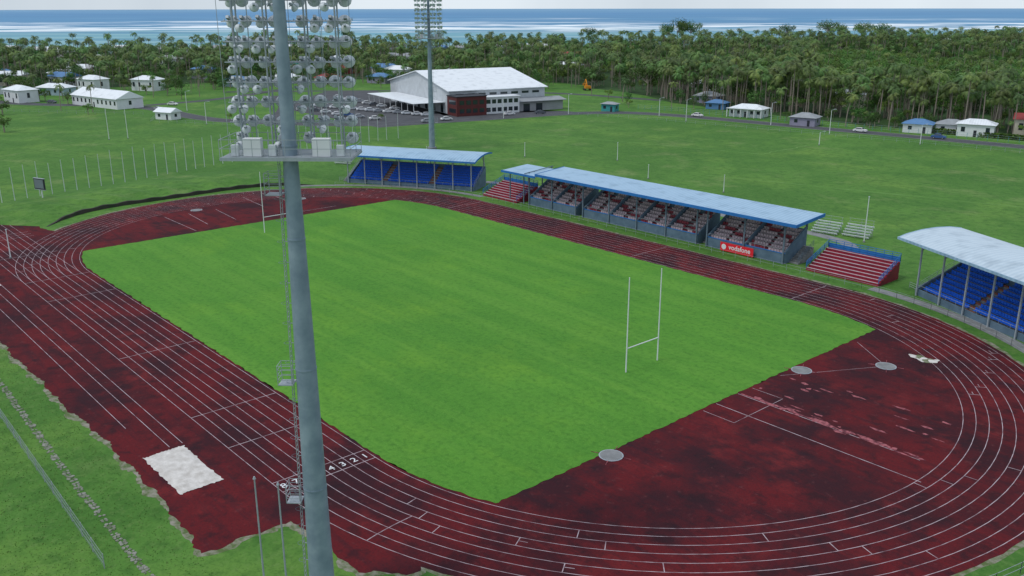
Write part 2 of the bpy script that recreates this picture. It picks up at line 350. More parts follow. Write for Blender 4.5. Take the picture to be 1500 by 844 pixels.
def pit(x0,x1,y0,y1):
    rt=empty("sand_pit"); mb=MB(); n=24
    vs=[];fs=[]
    for i in range(n+1):
        for j in range(n+1):
            u=i/n;v=j/n; e=min(u,1-u,v,1-v); h=0.03+0.10*min(1,e*6)+random.uniform(-.03,.03)
            jx=random.uniform(-.12,.12) if i in(0,n) else 0; jy=random.uniform(-.12,.12) if j in (0,n) else 0
            vs.append((x0+(x1-x0)*u+jx,y0+(y1-y0)*v+jy,h+0.01))
    for i in range(n):
        for j in range(n): a=i*(n+1)+j; fs.append((a,a+n+1,a+n+2,a+1))
    mb.add(vs,fs,M_sand); mb.obj("sand",rt,smooth=True)
pit(27.6,36.6,-53.3,-49.3); pit(-52,-43.5,-53,-49.3)
for k in range(5): sheet("pale_puddle",[(65.5+k*.5-1+ (1.0-.12*k)*math.cos(t)*(1+.3*math.sin(3*t+k)),27.6+.3*math.sin(k*2)+.7*math.sin(t)*(1+.3*math.cos(2*t+k))) for t in np.linspace(0,6.28,22)[:-1]],0.03+k*.001,M_dirt if k%2 else M_sand)

# near-left stone path
mb=MB()
for i in range(420):
    x=-70+i*0.33; y=-59.0-0.4*math.sin(x*0.05)-0.01*x+random.uniform(-.1,.1); w=random.uniform(.18,.42)
    if random.random()<.12: continue
    a=random.uniform(0,6); z=0.03+random.uniform(0,.03)
    for off in (-.16,.16):
        cx=x+random.uniform(-.12,.12); cy=y+off
        p=[(cx+w*.55*math.cos(a+t)*(1+random.uniform(-.25,.25)),cy+w*.5*math.sin(a+t)*(1+random.uniform(-.2,.2))) for t in np.linspace(0,2*math.pi,7)[:-1]]
        mb.add([(q[0],q[1],0) for q in p]+[(q[0],q[1],z) for q in p],[tuple(range(6,12))]+[(k,(k+1)%6,6+(k+1)%6,6+k) for k in range(6)],M_stone)
mb.obj("stone_path")

# fences
def wire_fence(name,pts,h,sp,post,wires,mpost,mw,pr=0.04,wr=0.012,mesh=False):
    mb=MB()
    for a,b in zip(pts[:-1],pts[1:]):
        a=Vector((*a,0));b=Vector((*b,0));L=(b-a).length;k=max(1,round(L/sp))
        for i in range(k+1):
            p=a.lerp(b,i/k); mb.beam(p,p+Vector((0,0,h)),pr,mpost,6)
        for j in range(wires): z=h*(j+1)/wires-0.04; mb.beam(a+Vector((0,0,z)),b+Vector((0,0,z)),wr,mw,4)
        if mesh:
            n=int(L/0.35)
            for i in range(n):
                p=a.lerp(b,i/n);q=a.lerp(b,(i+1)/n); mb.beam(p,q+Vector((0,0,h-.05)),0.006,mw,3); mb.beam(q,p+Vector((0,0,h-.05)),0.006,mw,3)
    return mb.obj(name)
wire_fence("wire_fence",[(-40,-60.6),(6,-61.2),(43.5,-62.0)],1.3,3.0,0,3,M_steel,M_steel,mesh=True,pr=.04)
def far_arc(r,a0,a1,n=14): return [(HL+r*math.cos(R(a)),r*math.sin(R(a))) for a in np.linspace(a0,a1,n)]
wire_fence("track_railing",[(-HL+(49.0)*math.cos(R(a)),49.0*math.sin(R(a))) for a in np.linspace(140,92,10)]+[(-40,49.2),(40,49.2)]+far_arc(49.2,86,-50,40),1.05,2.5,0,2,M_steel,M_steel,0.03,0.02)

# ------------------------------------------------------------------ goal posts
for x in (44,-48):
    rt=empty("rugby_goal_posts",(x,0.1,0)); mb=MB()
    for y in (-2.85,2.85): mb.beam((0,y,0),(0,y,11.7),0.085,M_wht,10,0.055)
    mb.beam((0,-2.8,3.0),(0,2.8,3.0),0.065,M_wht,8); mb.obj("posts_and_crossbar",rt)

# ------------------------------------------------------------------ floodlight towers
def lamp_mesh():
    mb=MB(); prof=[(0,.07),(.03,.14),(.12,.20),(.20,.29),(.28,.37),(.34,.41),(.38,.41)]; n=14; vs=[];fs=[]
    for a,r in prof:
        for i in range(n): t=2*math.pi*i/n; vs.append((a,r*math.cos(t),r*math.sin(t)))
    for k in range(len(prof)-1):
        for i in range(n): fs.append((k*n+i,k*n+(i+1)%n,(k+1)*n+(i+1)%n,(k+1)*n+i))
    fs.append(tuple(range(n)))
    mb.add(vs,fs,M_lamp)
    mb.add([(.35,.39*math.cos(2*math.pi*i/n),.39*math.sin(2*math.pi*i/n)) for i in range(n)],[tuple(range(n))],M_glass)
    mb.box(-.30,0,-.10,.10,-.09,.09,M_steel)
    mb.box(.1,.2,-.46,-.43,-.05,.05,M_steel); mb.box(.1,.2,.43,.46,-.05,.05,M_steel); mb.box(-.2,.2,-.42,-.40,-.03,.03,M_steel)
    return mb
def build_tower():
    parts=[]
    segs=[(0,.92),(9,.80),(18,.69),(27,.56),(32,.47),(44.3,.34)]; n=32
    def rr(z): return float(np.interp(z,[s[0] for s in segs],[s[1] for s in segs]))
    mb=MB(); zs=list(np.linspace(0,44.3,46)); vs=[];fs=[]
    for z in zs:
        for i in range(n): t=2*math.pi*i/n; vs.append((rr(z)*math.cos(t),rr(z)*math.sin(t),z))
    for k in range(len(zs)-1):
        for i in range(n): fs.append((k*n+i,k*n+(i+1)%n,(k+1)*n+(i+1)%n,(k+1)*n+i))
    mb.add(vs,fs,M_mast); parts.append(("mast",mb,True))
    mb=MB()
    for z0 in (9,18,27,33): mb.beam((0,0,z0-.05),(0,0,z0+.05),rr(z0)+.03,M_mast,n)
    mb.beam((0,0,0),(0,0,.5),1.4,M_conc,n); mb.beam((0,0,.5),(0,0,.58),1.2,M_steel,n); mb.beam((0,0,44.3),(0,0,44.4),.36,M_steel,n)
    parts.append(("flanges_and_base",mb,False))
    mb=MB()
    zz=np.arange(1,33,0.35)
    for z0,z1 in ((1,9),(9,18),(18,27),(27,33)):
        for dx in (-.22,.22): mb.beam((dx,rr(z0)+.28,z0),(dx,rr(z1)+.28,z1),.03,M_steel,4)
    for z in zz: mb.beam((-.22,rr(z)+.28,z),(.22,rr(z)+.28,z),.02,M_steel,4)
    for z in np.arange(3,32,1.4):
        y0=rr(z)+.25; pts=[(.30*math.cos(t),y0+.45*math.sin(t),z) for t in np.linspace(0,math.pi,7)]
        for a,b in zip(pts[:-1],pts[1:]): mb.beam(a,b,.012,M_pole,4)
        mb.beam((0,0,z),(0,y0,z),.03,M_steel,4)
    for zc in (8.6,17.6,30.6):
        y0=rr(zc)+.15
        mb.box(-.5,.5,y0,y0+1.0,zc-.72,zc-.66,M_steel)
        for px in (-.5,.5):
            for py in (y0,y0+1.0): mb.beam((px,py,zc-.7),(px,py,zc+.7),.03,M_steel,4)
        for q in (-.3,.05,.4,.7):
            mb.beam((-.5,y0+1.0,zc+q),(.5,y0+1.0,zc+q),.02,M_steel,4)
            for px in (-.5,.5): mb.beam((px,y0,zc+q),(px,y0+1.0,zc+q),.02,M_steel,4)
    parts.append(("ladder",mb,False))
    mb=MB(); zb=32.4; rows=[zb+1.95+1.22*i for i in range(8)]; ztop=rows[-1]+.6; hw=4.05
    ycols=[-3.6,-2.75,-1.75,-.78,.78,1.75,2.75,3.6]
    for X in (0.75,1.5):
        for y in (-3.15,-1.25,1.25,3.15): mb.beam((X,y,zb),(X,y,ztop),.055,M_steel,6)
        for z in rows: mb.beam((X,-3.85,z),(X,3.85,z),.036,M_steel,6)
    for z in rows:
        for y in (-3.15,-1.25,1.25,3.15): mb.beam((.75,y,z),(1.5,y,z),.035,M_steel,4)
        for y in (-.4,.4): mb.beam((0,y,z),(.75,y,z),.05,M_steel,4)
    for y in ycols: mb.beam((.6,y+.42,zb),(.6,y+.42,ztop),.02,M_steel,4); mb.beam((1.4,y-.3,zb),(1.4,y-.3,ztop),.018,M_pole,4)
    for X in np.arange(-1.1,2.3,.28): mb.box(X,X+.17,-hw,hw,zb-.05,zb,M_steel)
    for y in (-hw,-1.3,1.3,hw): mb.box(-1.15,2.35,y-.05,y+.05,zb-.18,zb-.05,M_steel)
    mb.box(-1.2,-1.1,-hw,hw,zb-.2,zb+.02,M_steel);mb.box(2.3,2.4,-hw,hw,zb-.2,zb+.02,M_steel)
    for X in (-1.15,2.35):
        for y in np.linspace(-hw,hw,9): mb.beam((X,y,zb),(X,y,zb+1.1),.022,M_steel,4)
        for q in (.55,1.1): mb.beam((X,-hw,zb+q),(X,hw,zb+q),.022,M_steel,4)
    for y in (-hw,hw):
        for q in (.55,1.1): mb.beam((-1.15,y,zb+q),(2.35,y,zb+q),.022,M_steel,4)
    for y in (-2.15,2.15): mb.box(-.75,-.2,y-.55,y+.55,zb+.02,zb+1.12,M_wht)
    for y in (-3.3,3.3,.95): mb.box(-.6,-.3,y-.22,y+.22,zb+.02,zb+.7,M_lamp)
    parts.append(("head_frame",mb,False))
    lm=lamp_mesh(); mb=MB()
    def put(T):
        o=len(mb.v); mb.v.extend([tuple(T@Vector(v)) for v in lm.v])
        for f,m in zip(lm.f,lm.m): mb.f.append([i+o for i in f]); mb.m.append(mb.mi(lm.mats[m]))
    for z in rows+[zb+.9]:
        for y in ycols:
            if z<zb+1 and abs(y) in (1.75,2.75): continue
            put(Matrix.Translation((1.62,y,z+.12))@Euler((0,R(30+random.uniform(-7,7)),R(random.uniform(-20,20))),'XYZ').to_matrix().to_4x4())
            if random.random()<.45:
                put(Matrix.Translation((.45,y+random.uniform(-.25,.25),z-.3))@Euler((0,R(28+random.uniform(-6,6)),R(random.uniform(-35,35))),'XYZ').to_matrix().to_4x4()@Matrix.Scale(.72,4))
    parts.append(("floodlamps",mb,False))
    return parts
tp=build_tower(); meshes=[]
rt=empty("floodlight_tower",(57.55,-51.05,0),math.atan2(51.3,-57.3)-0.02)
for nme,mb,sm in tp:
    o=mb.obj(nme,rt,smooth=sm); meshes.append((nme,o.data))
rt2=empty("floodlight_tower",(-112.3,84.5,0),math.atan2(-84.5,112.3))
for nme,d in meshes: link(nme,d,rt2)

# ------------------------------------------------------------------ poles
def slim_pole(name,x,y,h,r=.06,top=True):
    mb=MB(); mb.beam((0,0,0),(0,0,h),r,M_wht,8,r*.6); mb.beam((0,0,0),(0,0,.25),r*2.2,M_conc,8)
    if top: mb.beam((0,0,h),(0,0,h+.12),r*1.3,M_lamp,8)
    return mb.obj(name,loc=(x,y,0))
for (x,y,h) in ((57,-55.2,10.9),(57.95,-54.0,10.4)):
    mb=MB(); mb.beam((0,0,0),(0,0,h),.075,M_steel,8,.05); mb.beam((0,0,h),(0,0,h+.18),.12,M_steel,8,.05); mb.beam((0,0,0),(0,0,.3),.2,M_conc,8); mb.obj("flagpole",loc=(x,y,0))
mb=MB()
fl=[(-108,-42),(-114,-20),(-122,5),(-130,28),(-136,55),(-138,92)]; fl=smooth(fl,2); 
acc=[];
for a,b in zip(fl[:-1],fl[1:]):
    L=math.dist(a,b);k=max(1,round(L/3.1))
    for i in range(k): acc.append((a[0]+(b[0]-a[0])*i/k,a[1]+(b[1]-a[1])*i/k))
for x,y in acc: h=random.uniform(7.4,8.4); mb.beam((x,y,0),(x+random.uniform(-.15,.15),y,h),.085,M_lamp,6,.05)
mb.obj("flagpole_row")
for (x,y,h) in ((-197.7,17.7,10.4),(-196.8,23.4,10.6),(31.7,75.8,8.4),(-13.1,94.8,4.0),(-82,95,4),(-36,95,3.5),(-60,110,5),(-60,-44,5),(-84,62,6)): slim_pole("flagpole",x,y,h,.1)
def street_lamp(x,y,h,a):
    mb=MB(); mb.beam((0,0,0),(0,0,h),.12,M_wht,8,.08); mb.beam((0,0,h),(1.3,0,h+.3),.06,M_steel,6); mb.box(1.1,1.8,-.14,.14,h+.24,h+.36,M_lamp); mb.beam((0,0,0),(0,0,.3),.2,M_conc,8)
    mb.obj("street_lamp",loc=(x,y,0),rot=a)
for (x,y,h,a) in ((-48.9,202.9,8,1.2),(-103.4,195.6,8,1.2),(-17.8,202.5,6,1),(-37.9,177.9,4,1),(-148,178,8,0),(-155,150,8,0),(-120,200,7,1),(30,215,8,1.2),(-262,70,8,1),(-215,58,8,1),(-300,110,8,0),(-325,60,8,0),(-75,208,8,1.2),(-180,86,8,0)): street_lamp(x,y,h,a)

# scoreboard
rt=empty("scoreboard",(-107.8,-26.3,0),R(-58)+math.pi/2-0.2)
mb=MB(); mb.box(-1.7,1.7,-.15,.15,2.7,5.1,M_dk); mb.box(-1.8,1.8,-.2,.2,5.1,5.2,M_steel); mb.box(-1.5,1.5,-.18,-.16,2.95,4.9,mat("display_panel",(.16,.19,.22),.4)); mb.box(-1.8,1.8,-.2,.2,2.6,2.7,M_steel)
mb.obj("board",rt); mb=MB(); mb.beam((0,0.25,0),(0,0.25,4.6),.14,M_wht,8); mb.box(-.5,.5,-.2,.8,0,.4,M_conc); mb.obj("post",rt)

# embankment & retaining wall far bend
mb=MB(); n=60; vs=[];fs=[]
prof=[(50.6,0.0),(50.6,.75),(51.0,.78),(56,1.3),(64,1.1),(78,0.02)]
for i in range(n+1):
    a=R(146+74*i/n); j=random.uniform(-.12,.12)+1.3*math.sin(i*.16)
    e=min(1,min(i,n-i)/8)*(1+.15*math.sin(i*1.3))
    for r,z in prof: vs.append((-HL+(r+j)*math.cos(a),(r+j)*math.sin(a),z*e))
for i in range(n):
    for k in range(len(prof)-1): q=i*len(prof)+k; fs.append((q,q+len(prof),q+len(prof)+1,q+1))
mb.add(vs,fs,M_ground); 
for i in range(len(mb.m)):
    if i%(len(prof)-1) in (0,1): mb.m[i]=mb.mi(M_darkw)
mb.obj("grass_embankment")

# ------------------------------------------------------------------ stands
def seat(mb,x,y,z,m,w=.46):
    mb.box(x-w/2,x+w/2,y,y+.42,z+.38,z+.45,m); mb.box(x-w/2,x+w/2,y+.38,y+.46,z+.45,z+.84,m)
def tiers(mb,x0,x1,z0,rows,rd,rise,m,y0=0):
    pr=[(y0,0)]
    for r in range(rows): pr+=[(y0+r*rd,z0+r*rise),(y0+(r+1)*rd,z0+r*rise)]
    pr+=[(y0+rows*rd,0)]; mb.extr(pr,x0,x1,m)
def railing(mb,pts,h,m,sp=1.6,r=.028,bars=3):
    for a,b in zip(pts[:-1],pts[1:]):
        a=Vector(a);b=Vector(b);L=(b-a).length;k=max(1,round(L/sp))
        for i in range(k+1): p=a.lerp(b,i/k); mb.beam(p,p+Vector((0,0,h)),r,m,4)
        for j in range(bars): z=Vector((0,0,h*(j+1)/bars)); mb.beam(a+z,b+z,r,m,4)
def blue_stand(loc,rot,L,mroof,mfas,dz=0.0,ov=1.4):
    rt=empty("covered_grandstand",loc,rot)
    rows=8;rd=.85;rise=.44;z0=.5
    mb=MB(); tiers(mb,0,L,z0,rows,rd,rise,M_conc,.6); yb=.6+rows*rd; zt=z0+rows*rise
    mb.box(-.2,L+.2,0,.18,0,.95,M_greyblue)
    for x0 in (-.2,L): mb.extr([(.18,0),(.18,.95),(yb,zt+.5),(yb,0)],x0,x0+.2,M_greyblue)
    mb.box(-.2,L+.2,yb,.2+yb,0,zt+.6,M_greyblue)
    mb.obj("terrace",rt)
    mb=MB(); ais=[L*.29,L*.66]
    for r in range(rows):
        x=.5
        while x<L-.4:
            if all(abs(x-a)>.8 for a in ais): seat(mb,x,.6+r*rd+.32,z0+r*rise,M_seatb)
            x+=.54
    mb.obj("seats",rt)
    mb=MB()
    for a in ais:
        for r in range(rows): mb.box(a-.6,a+.6,.62+r*rd,.6+(r+1)*rd-.02,z0+r*rise,z0+r*rise+.03,M_aisle); mb.box(a-.6,a+.6,.62+r*rd,.9+r*rd,z0+r*rise+.03,z0+r*rise+.2,M_aisle)
    mb.obj("aisle_steps",rt)
    mb=MB(); nc=8
    for i in range(nc):
        x=.4+(L-.8)*i/(nc-1)
        mb.box(x-.1,x+.1,-.35,-.15,0,7.3+dz,M_steel); mb.box(x-.1,x+.1,7.7,7.9,0,7.9+dz,M_steel)
        mb.beam((x,-2.2,7.1+dz),(x,3.5,7.85+dz),.09,M_pole,4); mb.beam((x,3.5,7.85+dz),(x,8.8,7.6+dz),.09,M_pole,4)
        mb.beam((x,-.25,5.6+dz),(x,1.8,7.4+dz),.05,M_pole,4); mb.beam((x,7.8,5.6+dz),(x,6,7.5+dz),.05,M_pole,4)
    railing(mb,[(0,.1,.95),(L,.1,.95)],.6,M_steel,2,.025,1)
    railing(mb,[(0,.6,1.0),(0,yb,zt+.5)],1.0,M_steel); railing(mb,[(L,.6,1.0),(L,yb,zt+.5)],1.0,M_steel)
    railing(mb,[(0,yb+.1,zt+.6),(L,yb+.1,zt+.6)],.9,M_steel)
    railing(mb,[(-3,1.2,0),(-1,1.2,0),(-1,yb,2.6)],1.0,M_steel)
    mb.obj("columns_and_rails",rt)
    mb=MB(); tiers(mb,-1.9,-.5,.2,12,.5,.22,M_conc,1.3); mb.obj("side_stairs",rt)
    mb=MB(); top=[(-2.4,7.15+dz),(-1.0,7.6+dz),(1.5,8.05+dz),(4,8.25+dz),(6.5,8.2+dz),(8.6,7.9+dz)]
    mb.extr(top+[(y,z-.12) for y,z in reversed(top)],-ov,L+ov,mroof); mb.obj("roof",rt)
    mb=MB(); mb.box(-ov-.05,L+ov+.05,-2.52,-2.403,6.9+dz,7.28+dz,mfas)
    for X in (-ov-.1,L+ov+.003):
        for (a,b) in zip(top[:-1],top[1:]):
            mb.add([(X,a[0],a[1]-.3),(X,b[0],b[1]-.3),(X,b[0],b[1]+.06),(X,a[0],a[1]+.06),(X+.097,a[0],a[1]-.3),(X+.097,b[0],b[1]-.3),(X+.097,b[0],b[1]+.06),(X+.097,a[0],a[1]+.06)],
               [(0,1,2,3),(4,7,6,5),(3,2,6,7),(0,4,5,1),(0,3,7,4),(1,5,6,2)],mfas)
    mb.obj("fascia",rt)
    return rt
blue_stand((-81.9,36.3,0),math.atan2(16.1,29.2),33.3,M_roofb,M_bluep)
blue_stand((52.6,52.2,0),math.atan2(-16.1,29.2)+.04,34.3,M_roofl,M_roofb,dz=1.25,ov=2.4)

# main stand
rt=empty("main_grandstand",(0,52.0,0))
blocks=[(-33,-18.5,2),(-16.8,12.3,4),(14.2,30.2,2)]
mbT=MB();mbS=MB();mbC=MB()
rows=7;rd=.85;rise=.47;z0=1.2
yb=rows*rd+.2; zt=z0+rows*rise
for bi,(a,b,ns) in enumerate(blocks):
    mbT.box(a,b,0,.2,0,1.75,M_greyblue)
    tiers(mbT,a+.2,b-.2,z0,rows,rd,rise,M_conc,.2)
    pr=[(.2,0),(.2,1.95),(yb,zt+.9),(yb,0)]
    for k in range(ns+1):
        x=a+(b-a)*k/ns
        x0=min(max(x-.15,a),b-.3)
        mbT.extr(pr,x0,x0+.3,M_greyblue)
    mbT.box(a,b,yb,yb+.2,0,zt+.5,M_greyblue)
    mbC.box(a-.02,b+.02,-.05,.25,1.75,1.83,M_bluep)
    for k in range(ns):
        xa=a+(b-a)*k/ns+.5; xb=a+(b-a)*(k+1)/ns-.5
        for r in range(rows):
            mbT.box(xa-.3,xb+.3,.2+r*rd+.01,.2+(r+1)*rd-.01,z0+r*rise,z0+r*rise+.02,M_redp)
            x=xa+.1
            while x<xb+.1:
                if abs(x-(xa+xb)/2)>.45: seat(mbS,x,.2+r*rd+.3,z0+r*rise,M_seatw if ((int(x*3.1+r*7.7)*2654435761)>>3)%5<4 else M_seatm)
                x+=.56
    for k in range(ns+1):
        x=a+.2+(b-a-.4)*k/ns
        mbC.box(x-.12,x+.12,-.26,-.06,0,7.2,M_pole); mbC.box(x-.12,x+.12,6.4,6.6,0,7.6,M_pole)
        mbC.beam((x,-1.6,7.05),(x,7.0,7.75),.1,M_pole,4); mbC.beam((x,-.16,5.8),(x,1.4,7.2),.05,M_pole,4)
    railing(mbC,[(a,.1,1.83),(b,.1,1.83)],.6,M_steel,2,.025,1)
    railing(mbC,[(a,6.5,zt+.5),(b,6.5,zt+.5)],.9,M_pole,2)
for (a,b) in ((-18.5,-16.8),(12.3,14.2),(30.2,32)):
    tiers(mbT,a+.02,b-.02,.25,9,.5,.25,M_conc,1.5)
    railing(mbC,[(b-.1,1.5,.2),(b-.1,6,2.5)],1.0,M_pole,1.2)
mbT.obj("terrace",rt);mbS.obj("seats",rt);mbC.obj("columns_and_rails",rt)
def slab(mb,x0,x1,y0,z0,y1,z1,t,m): mb.extr([(y0,z0),(y1,z1),(y1,z1-t),(y0,z0-t)],x0,x1,m)
mb=MB(); slab(mb,-29,33,-1.9,7.45,6.6,8.1,.15,M_roofb); slab(mb,-40,-29.05,-1.8,6.9,5.8,7.4,.15,M_roofb); mb.obj("roof",rt)
mb=MB(); mb.box(-29.1,33.1,-2.03,-1.903,7.0,7.53,M_bluep); mb.extr([(-1.9,7.0),(6.6,7.65),(6.6,8.2),(-1.9,7.53)],33.003,33.13,M_bluep); mb.extr([(-1.9,7.0),(6.6,7.65),(6.6,8.2),(-1.9,7.53)],-29.04,-29.003,M_bluep)
mb.box(-40.1,-29.2,-1.93,-1.803,6.5,6.98,M_bluep); mb.obj("fascia",rt)
mb=MB()
for x in (-39,-34.5):
    mb.box(x-.1,x+.1,-.3,-.1,0,6.8,M_pole);mb.box(x-.1,x+.1,5.2,5.4,0,7.1,M_pole)
mb.obj("lean_to_columns",rt)
rt=empty("advertising_banner",(21.2,51.35,0)); mb=MB(); mb.box(-3.4,3.4,-.04,.04,.15,1.65,M_sign)
for x in (-3,0,3): mb.beam((x,.1,0),(x,.1,1.65),.04,M_steel,4)
mb.obj("panel",rt)
cu=bpy.data.curves.new("banner_text",'FONT');cu.body="vodafone";cu.size=1.2;cu.align_x='CENTER';cu.materials.append(M_wht);cu.offset=.02
link("lettering",cu,rt,(.6,-.06,.62),(R(90),0,0))
mb=MB(); a=[(-2.65+.48*math.cos(t),-.06,.9+.48*math.sin(t)) for t in np.linspace(0,6.283,25)[:-1]]; mb.quad(a,M_wht); mb.obj("logo_disc",rt)

def red_bleacher(x0,x1,y0):
    rt=empty("red_bleacher",(x0,y0,0)); L=x1-x0; rows=8
    mb=MB(); tiers(mb,0,L,.5,rows,.8,.33,M_redp,0)
    for r in range(rows): mb.box(.1,L-.1,r*.8-.02,r*.8+.22,.5+r*.33+.003,.5+r*.33+.06,M_seatw)
    mb.obj("terrace",rt); mb=MB()
    railing(mb,[(0,0,.5),(0,6.4,3.0)],1.0,M_bluep,1.4,.05); railing(mb,[(L,0,.5),(L,6.4,3.0)],1.0,M_bluep,1.4,.05); railing(mb,[(0,6.4,2.9),(L,6.4,2.9)],1.3,M_bluep,1.4,.05,4)
    mb.box(0,L,6.42,6.48,2.3,3.6,M_bluep)
    mb.obj("railings",rt)
red_bleacher(-47.5,-36,51.0); red_bleacher(34.6,47,51.6)
for (x,y,a) in ((21,75.5,.15),(26.5,77,.15),(-108,48,.5)):
    rt=empty("aluminium_bleacher",(x,y,0),a); mb=MB()
    for r in range(5):
        z=.45+r*.38; mb.box(0,5,r*.65,r*.65+.28,z,z+.05,M_lamp); mb.box(0,5,r*.65+.3,r*.65+.55,z-.25,z-.21,M_lamp)
        for xx in (.3,2.5,4.7): mb.beam((xx,r*.65+.14,0),(xx,r*.65+.14,z),.03,M_steel,4)
    for xx in (.3,2.5,4.7): mb.beam((xx,0,.1),(xx,3.1,1.9),.03,M_steel,4); mb.beam((xx,3.1,0),(xx,3.1,3),.03,M_steel,4)
    for z in (2.4,3.0): mb.beam((.1,3.1,z),(4.9,3.1,z),.03,M_steel,4)
    mb.obj("frame_and_seats",rt)

# ------------------------------------------------------------------ buildings
EXC=[]
def house(name,x,y,rot,w,d,h,wall,roof,rh=None,over=.6,hip=True,porch=False,nw=None,clear=1.0):
    rt=empty(name,(x,y,0),rot); EXC.append((x,y,max(w,d)*.5*clear+2.5)); rh=rh or d*.22
    EXC.append((x+.75*w*.6,y-.66*w*.6,max(w,d)*.42*clear))
    mb=MB(); mb.box(-w/2,w/2,-d/2,d/2,0,h,wall); mb.obj("walls",rt)
    mb=MB(); X=w/2+over;Y=d/2+over; ins=Y*.9 if hip else 0
    v=[(-X,-Y,h+.02),(X,-Y,h+.02),(X,Y,h+.02),(-X,Y,h+.02),(-X+ins,0,h+rh),(X-ins,0,h+rh)]
    mb.add(v,[(0,1,5,4),(1,2,5),(2,3,4,5),(3,0,4),(0,3,2,1)],roof); mb.obj("roof",rt)
    mb=MB(); nw=nw or max(2,int(w/3.2))
    for sy in (-1,1):
        for i in range(nw):
            xc=-w/2+w*(i+.5)/nw
            if sy<0 and i==nw//2: mb.box(xc-.45,xc+.45,-d/2-.05,-d/2-.003,0,2.1,M_dk)
            else: mb.box(xc-.6,xc+.6,sy*(d/2+.03)-.027,sy*(d/2+.03)+.027,h*.38,h*.78,M_win)
    for sx in (-1,1): mb.box(sx*(w/2+.03)-.027,sx*(w/2+.03)+.027,-.6,.6,h*.38,h*.78,M_win)
    mb.obj("windows_and_door",rt)
    if porch:
        mb=MB()
        for i in range(nw+1):
            xc=-w/2-.3+(w+.6)*i/nw
            for sy in (-1,1): mb.box(xc-.15,xc+.15,sy*(d/2+over+.9)-.15,sy*(d/2+over+.9)+.15,0,h,wall)
        mb.box(-w/2-.6,w/2+.6,-d/2-over-1.3,-d/2-over-.003,h,h+.2,roof); mb.obj("porch",rt)
    return rt
def cm(n,c): return mat(n,c,.7,scale=.5,var=.12)
RW=M_roofw; RG=cm("grey_roof",(.30,.32,.34)); RB=cm("blue_roof",(.10,.22,.42)); RR=cm("red_roof",(.28,.05,.05)); RT=cm("teal_roof",(.05,.30,.30)); RGr=cm("green_roof",(.08,.2,.12))
WC=cm("cream_wall",(.55,.50,.42)); WW=M_wht; WB=cm("pale_blue_wall",(.35,.45,.52)); WV=cm("violet_grey_wall",(.28,.27,.36))
house("long_white_hall",-307,53,math.atan2(12,48)-.05,37,12,4.2,WW,RW,3.0,hip=False)
house("white_shed",-241,54,.4,8,5,2.8,WW,RW,1.6,hip=False)
house("white_pavilion",-97.5,227,.25,13,8,3.2,WW,RW,1.6,porch=True,nw=5)
house("violet_bungalow",-68,219,.25,9,7,3,WV,RG)
house("blue_roof_house",-32,231,.3,9,7,3,WW,RB)
house("grey_roof_house",-24,238,.3,9,7,3,WW,RG)
house("white_villa",-15,236,.3,11,7,4,WW,RW)
house("blue_tent_house",-122,240,.3,8,6,2.6,RB,RB)
house("small_kiosk",-146,200,.3,6,4,3,RT,RG)
L=[(-352,30,.2,14,9,WW,RW),(-378,52,.6,16,9,WB,RW),(-405,28,.1,14,9,WW,RG),(-425,70,.3,15,10,WW,RB),(-455,50,1.0,16,10,WC,RW),(-480,85,.3,18,10,WW,RW),(-510,60,.2,14,10,WB,RB),
(-530,110,.8,18,11,WW,RW),(-430,150,.3,14,9,WV,RB),(-400,190,.6,14,9,WW,RG),(-415,235,.2,22,12,RR,RR),(-390,255,.2,18,12,WW,RB),(-460,230,.5,20,11,WB,RT),(-470,320,.6,18,11,WW,RG),(-560,180,.3,16,10,WW,RW),(-600,240,.3,16,10,WC,RR),
(-590,120,.2,16,10,WW,RW),(-650,160,.5,16,10,WW,RW),(-520,300,.5,18,10,WW,RW),(-605,560,.85,34,16,WW,RT),(-430,790,.85,26,14,WW,RW),(-300,900,.85,34,14,WW,RW),(-560,420,.4,20,12,WC,RB),(-500,470,.4,16,12,WW,RG),(-400,430,.4,16,12,WW,RR),(-640,360,.4,20,12,WW,RW),(-372,95,.5,14,9,WW,RW),(-365,140,.8,13,9,WB,RB),(-180,310,.4,14,9,WW,RW),(-90,290,.4,12,8,WC,RG),
(-365,12,.3,13,9,WW,RW),(-388,2,.5,14,9,WW,RB),(-420,-5,.2,14,9,WC,RW),(-440,20,.6,16,10,WW,RW),(-350,60,.5,12,8,WW,RG),(-395,75,.3,14,9,WW,RW),(-700,250,.5,20,12,WW,RW),(-720,350,.5,20,12,WW,RW),(-450,360,.4,16,10,WW,RW),(-330,360,.4,14,10,WW,RW),
(-365,170,.4,14,9,WW,RW),(-345,185,.6,13,9,WC,RR),(-350,235,.4,15,10,WW,RW),(-330,210,.3,13,9,WV,RB),(-310,245,.6,13,9,WW,RG),(-2,250,.3,12,8,WC,RR),(20,248,.3,12,8,WW,RW),(-140,258,.3,11,8,WV,RG),(-210,860,.85,30,14,WW,RW),(-260,990,.85,26,13,WW,RW),(-350,950,.85,22,12,WC,RW)]
for (x,y,a,w,d,wl,rf) in L: house("tropical_house",x,y,a,w,d,random.choice((3.2,3.6,5.5)),wl,rf,hip=random.random()<.5,clear=.9)
for i in range(34):
    s=-640+i*20+random.uniform(-8,8); x,y=W(s,shore(s)-random.uniform(18,60)); house("beach_house",x,y,.85+random.uniform(-.4,.4),random.uniform(10,22),10,random.uniform(4,7),WW,random.choice((RW,RW,RG)),hip=False)
